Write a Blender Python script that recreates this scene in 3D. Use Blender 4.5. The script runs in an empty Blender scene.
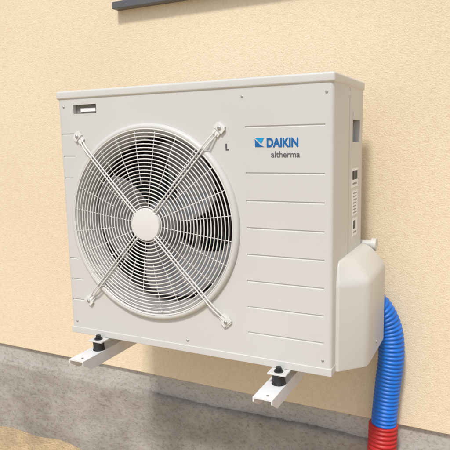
import bpy, bmesh, math, random
from mathutils import Vector, Matrix
from mathutils import noise as ns
random.seed(4)
S=bpy.context.scene
col=S.collection
S.view_settings.view_transform='Standard'
S.view_settings.look='None'
S.view_settings.exposure=0

# ------------------------------------------------------------ helpers
def mat(name,c,rough=.5,metal=0,var=0,vscale=5,bump=0,bscale=200,bdist=.001,coat=0):
    m=bpy.data.materials.new(name);m.use_nodes=True
    nt=m.node_tree;b=nt.nodes['Principled BSDF']
    b.inputs['Base Color'].default_value=(*c[:3],1)
    b.inputs['Roughness'].default_value=rough
    b.inputs['Metallic'].default_value=metal
    if coat: b.inputs['Coat Weight'].default_value=coat
    tc=nt.nodes.new('ShaderNodeTexCoord')
    if var:
        n=nt.nodes.new('ShaderNodeTexNoise');n.inputs['Scale'].default_value=vscale;n.inputs['Detail'].default_value=6
        nt.links.new(tc.outputs['Object'],n.inputs['Vector'])
        r=nt.nodes.new('ShaderNodeValToRGB')
        r.color_ramp.elements[0].position=.3;r.color_ramp.elements[1].position=.7
        r.color_ramp.elements[0].color=(*[x*(1-var) for x in c[:3]],1)
        r.color_ramp.elements[1].color=(*[min(1,x*(1+var)) for x in c[:3]],1)
        nt.links.new(n.outputs['Fac'],r.inputs['Fac']);nt.links.new(r.outputs['Color'],b.inputs['Base Color'])
    if bump:
        n=nt.nodes.new('ShaderNodeTexNoise');n.inputs['Scale'].default_value=bscale;n.inputs['Detail'].default_value=5
        nt.links.new(tc.outputs['Object'],n.inputs['Vector'])
        bp=nt.nodes.new('ShaderNodeBump');bp.inputs['Strength'].default_value=bump;bp.inputs['Distance'].default_value=bdist
        nt.links.new(n.outputs['Fac'],bp.inputs['Height']);nt.links.new(bp.outputs['Normal'],b.inputs['Normal'])
    return m
def empty(name,loc=(0,0,0)):
    o=bpy.data.objects.new(name,None);o.location=loc;col.objects.link(o);return o
def mk(name,verts,faces,m=None,parent=None,smooth=False):
    me=bpy.data.meshes.new(name);me.from_pydata([tuple(v) for v in verts],[],faces);me.update()
    bm=bmesh.new();bm.from_mesh(me);bmesh.ops.recalc_face_normals(bm,faces=bm.faces);bm.to_mesh(me);bm.free()
    o=bpy.data.objects.new(name,me);col.objects.link(o)
    if m: me.materials.append(m)
    if parent: o.parent=parent
    if smooth:
        for p in me.polygons:p.use_smooth=True
    return o
def boxdata(a,b):
    (x0,y0,z0),(x1,y1,z1)=a,b
    v=[(x0,y0,z0),(x1,y0,z0),(x1,y1,z0),(x0,y1,z0),(x0,y0,z1),(x1,y0,z1),(x1,y1,z1),(x0,y1,z1)]
    f=[(3,2,1,0),(4,5,6,7),(0,1,5,4),(1,2,6,5),(2,3,7,6),(3,0,4,7)]
    return v,f
def box(name,a,b,m,parent=None,bev=0,seg=2):
    v,f=boxdata(a,b);o=mk(name,v,f,m,parent)
    if bev:
        md=o.modifiers.new('b','BEVEL');md.width=bev;md.segments=seg;md.limit_method='ANGLE'
        for p in o.data.polygons:p.use_smooth=True
        w=o.modifiers.new('w','WEIGHTED_NORMAL')
    return o
def tube(path,rad,n=10,closed=False):
    P=[Vector(p) for p in path];N=len(P);V=[];F=[]
    up=None
    for i,p in enumerate(P):
        if closed:t=(P[(i+1)%N]-P[i-1])
        else:t=P[min(i+1,N-1)]-P[max(i-1,0)]
        t.normalize()
        if up is None:
            a=Vector((0,0,1)) if abs(t.z)<.9 else Vector((1,0,0))
            up=(a-t*a.dot(t)).normalized()
        else: up=(up-t*up.dot(t)).normalized()
        s=t.cross(up);r=rad[i] if isinstance(rad,(list,tuple)) else rad
        for k in range(n):
            a=2*math.pi*k/n
            V.append(p+up*math.cos(a)*r+s*math.sin(a)*r)
    M=N if closed else N-1
    for i in range(M):
        for k in range(n):
            j=(i+1)%N
            F.append((i*n+k,i*n+(k+1)%n,j*n+(k+1)%n,j*n+k))
    if not closed:
        F.append(tuple(range(n))[::-1]);F.append(tuple((N-1)*n+k for k in range(n)))
    return V,F
def merge(parts):
    V=[];F=[]
    for v,f in parts:
        o=len(V);V+=[tuple(x) for x in v];F+=[tuple(i+o for i in q) for q in f]
    return V,F
def lathe(c,prof,n=96,capend=False,capstart=False):
    V=[];F=[]
    for r,y in prof:
        for k in range(n):
            a=2*math.pi*k/n;V.append((c[0]+r*math.cos(a),y,c[1]+r*math.sin(a)))
    for i in range(len(prof)-1):
        for k in range(n):
            F.append((i*n+k,i*n+(k+1)%n,(i+1)*n+(k+1)%n,(i+1)*n+k))
    if capend:F.append(tuple((len(prof)-1)*n+k for k in range(n)))
    if capstart:F.append(tuple(range(n)))
    return V,F
def smooth_angle(o,ang=35):
    for p in o.data.polygons:p.use_smooth=True
    bm=bmesh.new();bm.from_mesh(o.data)
    for e in bm.edges:
        if len(e.link_faces)==2 and e.calc_face_angle(0)>math.radians(ang):e.smooth=False
    bm.to_mesh(o.data);bm.free()
def zcyl(name,x,y,z0,z1,r,m,parent,n=24):
    V,F=tube([(x,y,z0),(x,y,z1)],r,n);o=mk(name,V,F,m,parent);smooth_angle(o);return o
def boolean(o,cut):
    md=o.modifiers.new('bool','BOOLEAN');md.object=cut;md.operation='DIFFERENCE';md.solver='EXACT'
def apply(o):
    bpy.context.view_layer.update()
    dg=bpy.context.evaluated_depsgraph_get();me=bpy.data.meshes.new_from_object(o.evaluated_get(dg))
    o.modifiers.clear();o.data=me
def spline(pts,n):
    P=[Vector(p) for p in pts];P=[2*P[0]-P[1]]+P+[2*P[-1]-P[-2]];out=[]
    for i in range(1,len(P)-2):
        a,b,c,d=P[i-1:i+3]
        for k in range(n):
            t=k/n
            out.append(.5*((2*b)+(c-a)*t+(2*a-5*b+4*c-d)*t*t+(3*b-a-3*c+d)*t**3))
    out.append(P[-2]);return out

# ------------------------------------------------------------ materials
M_case=mat('casing_paint',(.62,.615,.578),.40,var=.035,vscale=2.5,bump=.15,bscale=900,bdist=.0003)
M_grille=mat('grille_coating',(.73,.725,.69),.38)
M_lid=mat('lid_paint',(.635,.63,.593),.38,var=.035,vscale=2.5,bump=.15,bscale=900,bdist=.0003)
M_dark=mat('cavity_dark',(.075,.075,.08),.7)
M_blade=mat('fan_plastic',(.25,.255,.27),.4)
M_slot=mat('slot_dark',(.22,.21,.19),.6)
M_seam=mat('seam_shade',(.36,.35,.32),.6)
M_white=mat('bracket_white',(.78,.78,.77),.35,var=.05,vscale=30)
M_black=mat('rubber_black',(.018,.018,.02),.55)
M_steel=mat('zinc_steel',(.50,.50,.49),.4,metal=.9)
M_blue=mat('blue_hose_plastic',(.006,.155,.62),.42,var=.14,vscale=20)
M_red=mat('red_hose_plastic',(.50,.018,.02),.45,var=.14,vscale=20)
M_logo_b=mat('print_blue',(.0,.12,.36),.5)
M_logo_c=mat('print_cyan',(.0,.30,.62),.5)
M_logo_k=mat('print_grey',(.10,.10,.11),.5)
M_paper=mat('label_white',(.88,.88,.88),.5)
M_pr=mat('label_print',(.03,.03,.03),.5)
M_pr2=mat('label_print_grey',(.25,.25,.25),.5)
M_sill=mat('sill_aluminium',(.12,.12,.125),.4,metal=.2,var=.08,vscale=8)
M_frame=mat('frame_white',(.75,.75,.74),.4)
M_glass=mat('window_glass',(.03,.035,.04),.05)
M_roof=mat('roof_tile',(.22,.08,.05),.8,var=.25,vscale=9,bump=.5,bscale=30,bdist=.02)

def nodes(name,spec=.2):
    m=bpy.data.materials.new(name);m.use_nodes=True;nt=m.node_tree
    b=nt.nodes['Principled BSDF'];b.inputs['Roughness'].default_value=.92;b.inputs['Specular IOR Level'].default_value=spec
    tc=nt.nodes.new('ShaderNodeTexCoord');return m,nt,nt.links,b,tc
def ramp(nt,src,p0,c0,p1,c1):
    r=nt.nodes.new('ShaderNodeValToRGB');e=r.color_ramp.elements
    e[0].position=p0;e[1].position=p1;e[0].color=(*c0,1);e[1].color=(*c1,1);nt.links.new(src,r.inputs['Fac']);return r.outputs['Color']
def mul(nt,a,b,f=1):
    mx=nt.nodes.new('ShaderNodeMix');mx.data_type='RGBA';mx.blend_type='MULTIPLY';mx.inputs[0].default_value=f
    nt.links.new(a,mx.inputs[6]);nt.links.new(b,mx.inputs[7]);return mx.outputs[2]
def nz(nt,vec,s,d,r=.5):
    n=nt.nodes.new('ShaderNodeTexNoise');n.inputs['Scale'].default_value=s;n.inputs['Detail'].default_value=d;n.inputs['Roughness'].default_value=r
    nt.links.new(vec,n.inputs['Vector']);return n.outputs['Fac']
def stucco():
    m,nt,L,b,tc=nodes('yellow_render');o=tc.outputs['Object']
    c=ramp(nt,nz(nt,o,1.6,5),.3,(.79,.665,.47),.7,(.835,.71,.515))
    c=mul(nt,c,ramp(nt,nz(nt,o,210,3),.28,(.80,.75,.68),.45,(1,1,1)),.8)
    c=mul(nt,c,ramp(nt,nz(nt,o,55,4),.30,(.95,.93,.90),.55,(1,1,1)),1)
    L.new(c,b.inputs['Base Color'])
    v=nt.nodes.new('ShaderNodeTexVoronoi');v.inputs['Scale'].default_value=250;L.new(o,v.inputs['Vector'])
    ad=nt.nodes.new('ShaderNodeMath');ad.operation='ADD';L.new(v.outputs['Distance'],ad.inputs[0]);L.new(nz(nt,o,150,6,.65),ad.inputs[1])
    bp=nt.nodes.new('ShaderNodeBump');bp.inputs['Strength'].default_value=.48;bp.inputs['Distance'].default_value=.0016
    L.new(ad.outputs[0],bp.inputs['Height']);L.new(bp.outputs['Normal'],b.inputs['Normal']);return m
def concrete(name,c0,c1,dist=.005):
    m,nt,L,b,tc=nodes(name)
    mp=nt.nodes.new('ShaderNodeMapping');mp.inputs['Scale'].default_value=(1,1,1.6);L.new(tc.outputs['Object'],mp.inputs['Vector']);o=mp.outputs[0]
    c=ramp(nt,nz(nt,o,4,10,.65),.32,c0,.68,c1)
    c=mul(nt,c,ramp(nt,nz(nt,o,60,6,.6),.32,(.66,.64,.60),.5,(1,1,1)),.8)
    c=mul(nt,c,ramp(nt,nz(nt,o,150,3,.6),.30,(.55,.53,.5),.42,(1,1,1)),.8)
    L.new(c,b.inputs['Base Color'])
    bp=nt.nodes.new('ShaderNodeBump');bp.inputs['Strength'].default_value=.7;bp.inputs['Distance'].default_value=dist
    L.new(nz(nt,o,38,9,.7),bp.inputs['Height']);L.new(bp.outputs['Normal'],b.inputs['Normal']);return m
M_stucco=stucco()
M_conc=concrete('plinth_concrete',(.29,.265,.225),(.47,.44,.39))
M_strip=concrete('plinth_pale_strip',(.42,.395,.355),(.58,.56,.52),.0025)  # paler, less bumpy concrete for the band along the plinth top
M_sand=mat('sand',(.50,.37,.22),.95,var=.25,vscale=14,bump=.9,bscale=90,bdist=.012)

# ------------------------------------------------------------ setting
YW=.43; ZP=-.325; ZG=-.785
house=empty('rendered_house',(0,YW,0))
def hb(name,a,b,m,bev=0):
    return box(name,(a[0],a[1]-YW,a[2]),(b[0],b[1]-YW,b[2]),m,house,bev)
hb('wall',(-5,YW,ZP),(6,YW+7,2.6),M_stucco,.004)
def edge(x): return .080+.010*ns.noise(Vector((x*2.3,0,0)))+.004*ns.noise(Vector((x*17,5,0)))
xsP=[-4.98,-4.5,-4,-3.5,-3]+[-2.5+i*.012 for i in range(417)]+[3,3.5,4,4.5,5,5.5,5.98]
def grid(name,rows,m):
    V=[v for r in rows for v in r];n=len(rows[0]);F=[]
    for j in range(len(rows)-1):
        for i in range(n-1):
            a=j*n+i;F.append((a,a+1,a+n+1,a+n))
    return mk(name,V,F,m,house,True)
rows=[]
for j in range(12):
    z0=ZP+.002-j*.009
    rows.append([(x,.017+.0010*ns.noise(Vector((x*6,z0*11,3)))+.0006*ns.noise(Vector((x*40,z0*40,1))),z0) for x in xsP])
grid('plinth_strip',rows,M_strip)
rows=[]
def fy(x,z): return -.004+ns.noise(Vector((x*4,z*8,3)))*.005+ns.noise(Vector((x*27,z*33,7)))*.0028
rows.append([(x,.019,ZP-edge(x)+.003*ns.noise(Vector((x*30,1,1)))) for x in xsP])
rows.append([(x,.006+.003*ns.noise(Vector((x*30,4,1))),ZP-edge(x)-.001) for x in xsP])
rows.append([(x,fy(x,ZP-.09)+.001,ZP-edge(x)-.006) for x in xsP])
for j in range(1,50):
    rows.append([(x,fy(x,ZP-.09-j*.011),ZP-edge(x)-.006-j*.011) for x in xsP])
rows.append([(x,.0,-1.3) for x in xsP])
grid('plinth_footing',rows,M_conc)
hb('plinth_core',(-4.97,YW+.06,-1.2),(5.97,YW+6.97,ZP-.003),M_conc)
V=[(-5.4,-.15,2.6),(6.4,-.15,2.6),(6.4,7.5,2.6),(-5.4,7.5,2.6),(-5.4,3.6,4.6),(6.4,3.6,4.6)]
mk('roof',V,[(0,1,5,4),(2,3,4,5),(0,4,3),(1,2,5),(0,3,2,1)],M_roof,house)
hb('window_sill',(-.085,YW-.035,1.053),(1.30,YW+.02,1.077),M_sill,.002)
hb('window_surround',(-.055,YW-.012,1.077),(1.265,YW+.02,1.16),M_frame,.002)
hb('window_frame_l',(-.055,YW-.010,1.16),(0.01,YW+.02,2.2),M_frame,.002)
hb('window_frame_r',(1.20,YW-.010,1.16),(1.265,YW+.02,2.2),M_frame,.002)
hb('window_frame_m',(.575,YW-.010,1.16),(.635,YW+.02,2.2),M_frame,.002)
hb('window_frame_t',(-.055,YW-.012,2.2),(1.265,YW+.02,2.27),M_frame,.002)
hb('window_glass',(.01,YW-.003,1.16),(1.20,YW+.015,2.2),M_glass)

def ground():
    xs=[-150,-60,-20,-8]+[-4+i*.04 for i in range(201)]+[8,20,60,150]
    ys=[-150,-60,-20,-8,-4]+[-2+i*.04 for i in range(64)]+[8,30,150]
    V=[];F=[]
    for y in ys:
        for x in xs:
            z=ZG+.03*ns.noise(Vector((x*1.7,y*1.7,0)))+.016*ns.noise(Vector((x*7,y*7,0)))+.010*ns.noise(Vector((x*17,y*17,2)))
            z+=max(0,.05-abs(y-YW)*.12)
            V.append((x,y,z))
    n=len(xs)
    for j in range(len(ys)-1):
        for i in range(n-1):
            a=j*n+i;F.append((a,a+1,a+n+1,a+n))
    return mk('ground',V,F,M_sand,None,True)
ground()

# ------------------------------------------------------------ heat pump
W,H,D=.832,.735,.307
hp=empty('heat_pump_outdoor_unit',(0,0,0))
C=(.311,.357)
v,f=boxdata((0,0,0),(W,D,H-.020))
body=mk('casing',v,f,M_case,hp)
bm=bmesh.new();bm.from_mesh(body.data)
ed=[e for e in bm.edges if abs(e.verts[0].co.z-e.verts[1].co.z)>.1]
bmesh.ops.bevel(bm,geom=ed,offset=.010,segments=5,profile=.5,affect='EDGES')
bm.to_mesh(body.data);bm.free()
cuts=[]
cuts.append(lathe(C,[(.262,-.05),(.262,.255)],96,True,True))
cuts.append(boxdata((.058,-.01,.668),(.142,.018,.694)))
cuts.append(boxdata((W-.024,.185,.572),(W+.01,.268,.650)))
def groove(x0,x1,z,r=.0030):
    return tube([(x0,-.0004,z),(x1,-.0004,z)],r,8)
for z in [.615,.50,.43,.36,.29,.22,.15,.08]: cuts.append(groove(.607,.812,z))
for z in [.61,.545,.48,.415,.30,.235,.17,.105]:
    dz=abs(z-C[1]);xe=C[0]-math.sqrt(max(0,.292**2-dz*dz))-.004
    if xe>.022: cuts.append(groove(.010,min(xe,.055),z))
V,F=merge(cuts);cut=mk('cut',V,F)
boolean(body,cut);apply(body);bpy.data.objects.remove(cut)
smooth_angle(body,40)
if not body.data.materials: body.data.materials.append(M_case)
box('lid',(-.003,-.004,H-.024),(W+.003,D+.003,H),M_lid,hp,.006,4)
box('base_pan',(-.001,-.002,-.004),(W+.001,D+.002,.016),M_case,hp,.0015)
box('slot_plate',(.060,.012,.669),(.140,.0165,.693),M_slot,hp)
box('slot_label',(.078,.0085,.674),(.132,.0125,.684),M_paper,hp)
box('side_handle_plate',(W-.0235,.186,.573),(W-.020,.267,.649),M_slot,hp)
box('side_handle_lip',(W-.006,.190,.630),(W+.001,.263,.650),M_case,hp,.001)
prof=[(.2775,-.0005),(.2770,-.006),(.2745,-.010),(.270,-.0125),(.265,-.0125),(.260,-.009),(.256,-.003),(.250,.010),(.245,.025),(.241,.045),(.240,.070),(.243,.085)]
V,F=lathe(C,prof,128);mk('bellmouth',V,F,M_case,hp,True)
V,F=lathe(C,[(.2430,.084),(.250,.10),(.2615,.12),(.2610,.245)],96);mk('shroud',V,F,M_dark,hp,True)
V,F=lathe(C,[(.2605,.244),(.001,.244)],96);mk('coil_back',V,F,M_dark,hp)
parts=[]
for i in range(60):
    x=C[0]-.255+i*.0086;h=math.sqrt(max(0,.255**2-(x-C[0])**2))
    if h>.02:parts.append(boxdata((x-.0006,.225,C[1]-h),(x+.0006,.2435,C[1]+h)))
V,F=merge(parts);mk('coil_fins',V,F,mat('aluminium_fins',(.35,.35,.355),.5,metal=.3),hp)
V,F=merge([boxdata((C[0]-.055,.19,.10),(C[0]-.035,.205,.61)),boxdata((C[0]+.035,.19,.10),(C[0]+.055,.205,.61))])
mk('motor_bracket',V,F,M_steel,hp)
V,F=lathe(C,[(.06,.19),(.062,.15),(.055,.135),(.01,.134)],40,True);mk('motor',V,F,M_steel,hp,True)
parts=[lathe(C,[(.058,.13),(.058,.06),(.050,.048),(.012,.046)],48,True)]
def blade(a0):
    V=[];F=[];nr,na=12,14
    for i in range(nr+1):
        t=i/nr;r=.055+t*.178
        sweep=.55*t**1.5
        wid=1.05+.55*t-.25*t*t
        for k in range(na+1):
            s=k/na;a=a0+sweep+(s-.5)*wid
            y=.040+.062*s+.012*math.sin(s*math.pi)*(1-t)
            rr=r-(.022*(2*s-1)**2*t if t>.9 else 0)
            V.append((C[0]+rr*math.cos(a),y,C[1]+rr*math.sin(a)))
    for i in range(nr):
        for k in range(na):
            a=i*(na+1)+k;F.append((a,a+1,a+na+2,a+na+1))
    return V,F
for k in range(3): parts.append(blade(.6+k*2*math.pi/3))
V,F=merge(parts);fo=mk('fan',V,F,M_blade,hp,True)
md=fo.modifiers.new('s','SOLIDIFY');md.thickness=.003
# wire guard
def gy(r): return -.0195+.008*(r/.262)**2.2
parts=[]
nr=22
for i in range(nr):
    r=.050+i*(.262-.050)/(nr-1)
    pts=[(C[0]+r*math.cos(a),gy(r),C[1]+r*math.sin(a)) for a in [2*math.pi*k/96 for k in range(96)]]
    parts.append(tube(pts,.0017,8,True))
for k in range(24):
    a=math.radians(7.5+15*k)
    pts=[];r0=.035 if k%2 else .11
    for i in range(12):
        r=r0+i*(.2645-r0)/11
        pts.append((C[0]+r*math.cos(a),gy(r)+.0031,C[1]+r*math.sin(a)))
    parts.append(tube(pts,.0012,8))
V,F=merge(parts);mk('guard_wires',V,F,M_grille,hp,True)
parts=[]
tips=[(.072,.603),(.538,.615),(.545,.102),(.078,.108)]
for tx,tz in tips:
    d=Vector((tx-C[0],0,tz-C[1]));Lr=d.length;d.normalize();s=Vector((-d.z,0,d.x))
    for sg in (-1,1):
        pts=[]
        for i in range(14):
            r=.035+i*(.270-.035)/13
            p=Vector((C[0],min(gy(r),-.0125)-.0036,C[1]))+d*r+s*sg*(.0046);pts.append(p)
        pts.append(Vector((C[0],-.014,C[1]))+d*(.295)+s*sg*.0046)
        pts.append(Vector((C[0],-.0045,C[1]))+d*(Lr-.016)+s*sg*.0046)
        pts.append(Vector((C[0],-.0035,C[1]))+d*(Lr-.004)+s*sg*.0046)
        parts.append(tube(pts,.0021,8))
V,F=merge(parts);mk('guard_struts',V,F,M_grille,hp,True)
parts=[];scr=[]
for tx,tz in tips:
    d=Vector((tx-C[0],0,tz-C[1])).normalized();s=Vector((-d.z,0,d.x));c=Vector((tx,0,tz))
    for (l0,l1,w,y0,y1) in ((-.022,.012,.0105,-.005,-.0005),(-.008,.008,.0145,-.0075,-.003)):
        q=[c+d*l+s*e*w+Vector((0,y,0)) for y in (y0,y1) for l,e in ((l0,-1),(l1,-1),(l1,1),(l0,1))]
        parts.append((q,[(0,1,2,3),(7,6,5,4),(0,4,5,1),(1,5,6,2),(2,6,7,3),(3,7,4,0)]))
    scr.append(lathe((tx,tz),[(.0048,-.0075),(.0048,-.0105),(.0035,-.0115)],16,True))
V,F=merge(parts);o=mk('guard_clips',V,F,M_grille,hp)
V,F=merge(scr);mk('guard_screws',V,F,M_steel,hp)
V,F=lathe(C,[(.046,-.013),(.046,-.0225),(.044,-.0255),(.020,-.0275),(.003,-.028)],56,True);o=mk('guard_hub',V,F,M_grille,hp);smooth_angle(o,50)
scr=[]
for x,z in [(.022,.035),(.81,.035),(.022,.69),(.815,.69),(.42,.03),(.60,.69)]:
    scr.append(lathe((x,z),[(.0033,.001),(.0033,-.0012),(.0023,-.002)],14,True))
V,F=merge(scr);mk('casing_screws',V,F,M_steel,hp)
V,F=merge([boxdata((.552,-.0014,.558),(.5555,.001,.575)),boxdata((.5555,-.0014,.558),(.5605,.001,.5615))]);mk('small_mark',V,F,M_logo_k,hp)
def text(name,s,x,z,size,m,off=0,y=-.0006,sx=1):
    cu=bpy.data.curves.new(name,'FONT');cu.body=s;cu.size=size;cu.extrude=.0003;cu.offset=off
    o=bpy.data.objects.new(name,cu);col.objects.link(o)
    o.rotation_euler=(math.pi/2,0,0);o.location=(x,y,z);o.scale=(sx,1,1)
    bpy.context.view_layer.update()
    dg=bpy.context.evaluated_depsgraph_get();me=bpy.data.meshes.new_from_object(o.evaluated_get(dg))
    n=bpy.data.objects.new(name,me);n.matrix_world=o.matrix_world.copy();col.objects.link(n)
    bpy.data.objects.remove(o);me.materials.clear();me.materials.append(m);n.parent=hp;return n
text('maker_lettering','DAIKIN',.664,.5655,.030,M_logo_b,.0011,sx=.83)
text('series_lettering','altherma',.676,.5400,.021,M_logo_k,.0001,sx=1.0)
def tri(name,pts,m):
    V=[(x,-.0008,z) for x,z in pts]+[(x,.0004,z) for x,z in pts];n=len(pts)
    F=[tuple(range(n)),tuple(range(n,2*n))[::-1]]+[(i,(i+1)%n,n+(i+1)%n,n+i) for i in range(n)]
    mk(name,V,F,m,hp)
tri('emblem_upper',[(.634,.588),(.658,.588),(.6505,.5735)],M_logo_c)
tri('emblem_lower',[(.633,.585),(.648,.5705),(.658,.5655),(.634,.5655)],M_logo_b)
def lab(name,y0,y1,z0,z1,m,dx=.0006):box(name,(W-.0004,y0,z0),(W+dx,y1,z1),m,hp)
lab('barcode_label',.180,.250,.452,.502,M_paper)
yy=.187
while yy<.242:
    wd=random.choice([.0012,.002,.003]);lab('barcode_bar_%d'%int(yy*1e4),yy,yy+wd,.472,.496,M_pr,.0010);yy+=wd+random.choice([.0016,.0024])
lab('barcode_text',.190,.236,.459,.464,M_pr2,.0010)
lab('type_label',.192,.250,.375,.443,M_paper)
for i in range(7): lab('type_print_%d'%i,.198,.242-.016*random.random(),.381+i*.0088,.3835+i*.0088,M_pr2,.0010)
lab('notice_label',.196,.250,.318,.366,M_paper)
lab('notice_print',.204,.224,.338,.360,M_pr,.0010)
lab('notice_print_b',.204,.240,.326,.330,M_pr2,.0010)
box('side_seam_trim',(W-.001,.1495,.28),(W+.0005,.1508,.71),M_seam,hp)
def plan(x1,yf,ys,yb,z):
    e=x1-W
    return [(W-.004,yf,z),(W+.12*e,yf+.002,z),(x1-.17*e,ys-.012,z),(x1-.04*e,ys,z),(x1,ys+.014,z),(x1,yb-.012,z),(x1-.05*e,yb-.003,z),(x1-.2*e,yb,z),(W-.004,yb,z)]
levels=[(.900,.035,.100,.316,-.003),(.902,.035,.100,.316,.002),(.902,.035,.10,.316,.213),(.901,.035,.10,.316,.222),(.896,.038,.103,.315,.232),(.868,.046,.112,.313,.264),(.858,.050,.115,.312,.272),(.846,.053,.118,.311,.277),(.834,.056,.120,.310,.279)]
V=[];F=[]
for l in levels:V+=plan(*l)
n=9
for i in range(len(levels)-1):
    for k in range(n):
        F.append((i*n+k,i*n+(k+1)%n,(i+1)*n+(k+1)%n,(i+1)*n+k))
F.append(tuple(range(n)));F.append(tuple((len(levels)-1)*n+k for k in range(n)))
o=mk('valve_cover',V,F,M_case,hp);smooth_angle(o,30)
V,F=tube([(.900,.2,.03),(.9045,.2,.03)],.005,14);mk('cover_screw',V,F,M_steel,hp)
V,F=merge([tube([(.82,.340,.272),(.860,.340,.272)],.013,24),tube([(.856,.340,.272),(.870,.340,.272)],.019,24)])
o=mk('water_connection',V,F,M_case,hp);smooth_angle(o)
ZA=-.037
for i,x in enumerate((.118,.700)):
    box('foot_%d'%i,(x-.025,-.038,-.0095),(x+.025,D+.03,-.0045),M_case,hp,.0015)
    for y in (-.020,D+.012):
        V,F=tube([(x,y,ZA+.0006),(x,y,ZA+.006),(x,y,-.016),(x,y,-.010)],[.0185,.0165,.0165,.0185],24);o=mk('rubber_mount_%d'%i,V,F,M_black,hp);smooth_angle(o)
        zcyl('mount_washer_%d'%i,x,y,-.0042,-.0015,.012,M_black if y<0 else M_steel,hp)
        if y<0: zcyl('mount_nut_%d'%i,x,y,-.0013,.008,.0080,M_black,hp,6)
# ------------------------------------------------------------ wall brackets
for x in (.112,.694):
    br=empty('wall_bracket',(x,0,0))
    w=.026;zt=ZA;h=.036;t=.0035
    V=[];F=[]
    y0,y1=-.115,YW-.002
    sec=lambda y,hh:[(-w,y,zt-hh),(-w,y,zt),(w,y,zt),(w,y,zt-hh),(w-t,y,zt-hh),(w-t,y,zt-t),(-w+t,y,zt-t),(-w+t,y,zt-hh)]
    for y,hh in ((y0,.012),(y0+.035,h),(y1,h)):V+=sec(y,hh)
    for i in range(2):
        for k in range(8):F.append((i*8+k,i*8+(k+1)%8,(i+1)*8+(k+1)%8,(i+1)*8+k))
    F+=[(0,1,6,7),(1,2,5,6),(2,3,4,5)];F+=[(16,17,22,23),(17,18,21,22),(18,19,20,21)]
    o=mk('arm',V,F,M_white,br)
    box('wall_plate',(-.030,YW-.008,-.19),(.030,YW-.001,.06),M_white,br,.002)
    V,F=tube([(.006,-.095,zt),(.006,-.095,zt+.0006)],.0035,16);mk('bolt_hole',V,F,M_slot,br)
# ------------------------------------------------------------ hoses
def hose(name,ctrl,r,amp,pitch,m,nres=60):
    P=spline(ctrl,nres)
    L=[0]
    for a,b in zip(P,P[1:]):L.append(L[-1]+(b-a).length)
    step=pitch/8;N=int(L[-1]/step);Q=[];j=0;rad=[]
    for i in range(N+1):
        s=i*step
        while j<len(L)-2 and L[j+1]<s:j+=1
        t=(s-L[j])/max(1e-9,L[j+1]-L[j]);Q.append(P[j].lerp(P[j+1],t))
        ph=math.sin(2*math.pi*s/pitch);rad.append(r+amp*max(-.9,min(.9,ph*1.5)))
    V,F=tube(Q,rad,36);return mk(name,V,F,m,None,True)
hose('blue_corrugated_pipe',[(.825,.335,.115),(.872,.355,.085),(.905,.372,0.015),(.914,.376,-.07),(.905,.378,-.18),(.898,.376,-.28),(.896,.374,-.37)],.0370,.0019,.0125,M_blue)
hose('red_corrugated_pipe',[(.896,.374,-.300),(.893,.370,-.42),(.888,.362,-.58),(.88,.35,-.86)],.0425,.0022,.0140,M_red)

# ------------------------------------------------------------ camera
yaw,pit,rol=.46463,.15540,-.02138
f=Vector((-math.sin(yaw)*math.cos(pit),math.cos(yaw)*math.cos(pit),-math.sin(pit)))
r=Vector((math.cos(yaw),math.sin(yaw),0));u=r.cross(f)
r2=r*math.cos(rol)+u*math.sin(rol);u2=-r*math.sin(rol)+u*math.cos(rol)
cam=bpy.data.cameras.new('camera');co=bpy.data.objects.new('camera',cam);col.objects.link(co)
co.matrix_world=Matrix((( r2.x,u2.x,-f.x,1.18072),(r2.y,u2.y,-f.y,-1.26783),(r2.z,u2.z,-f.z,.58690),(0,0,0,1)))
cam.sensor_width=36;cam.lens=548.8/450*36;cam.clip_start=.02;cam.clip_end=1000
S.camera=co
# ------------------------------------------------------------ light
w=bpy.data.worlds.new('World');S.world=w;w.use_nodes=True;nt=w.node_tree
bg=nt.nodes['Background'];sky=nt.nodes.new('ShaderNodeTexSky');sky.sky_type='NISHITA';sky.sun_disc=False
el=math.radians(54);az=math.radians(177)
sky.sun_elevation=el;sky.sun_rotation=az;sky.dust_density=2;sky.ozone_density=1;sky.air_density=1
nt.links.new(sky.outputs[0],bg.inputs['Color']);bg.inputs['Strength'].default_value=.145
d=Vector((math.sin(az)*math.cos(el),math.cos(az)*math.cos(el),math.sin(el)))
sl=bpy.data.lights.new('sun','SUN');sl.energy=2.5;sl.angle=math.radians(7);sl.color=(1,.965,.91)
so=bpy.data.objects.new('sun',sl);col.objects.link(so);so.rotation_euler=d.to_track_quat('Z','Y').to_euler()
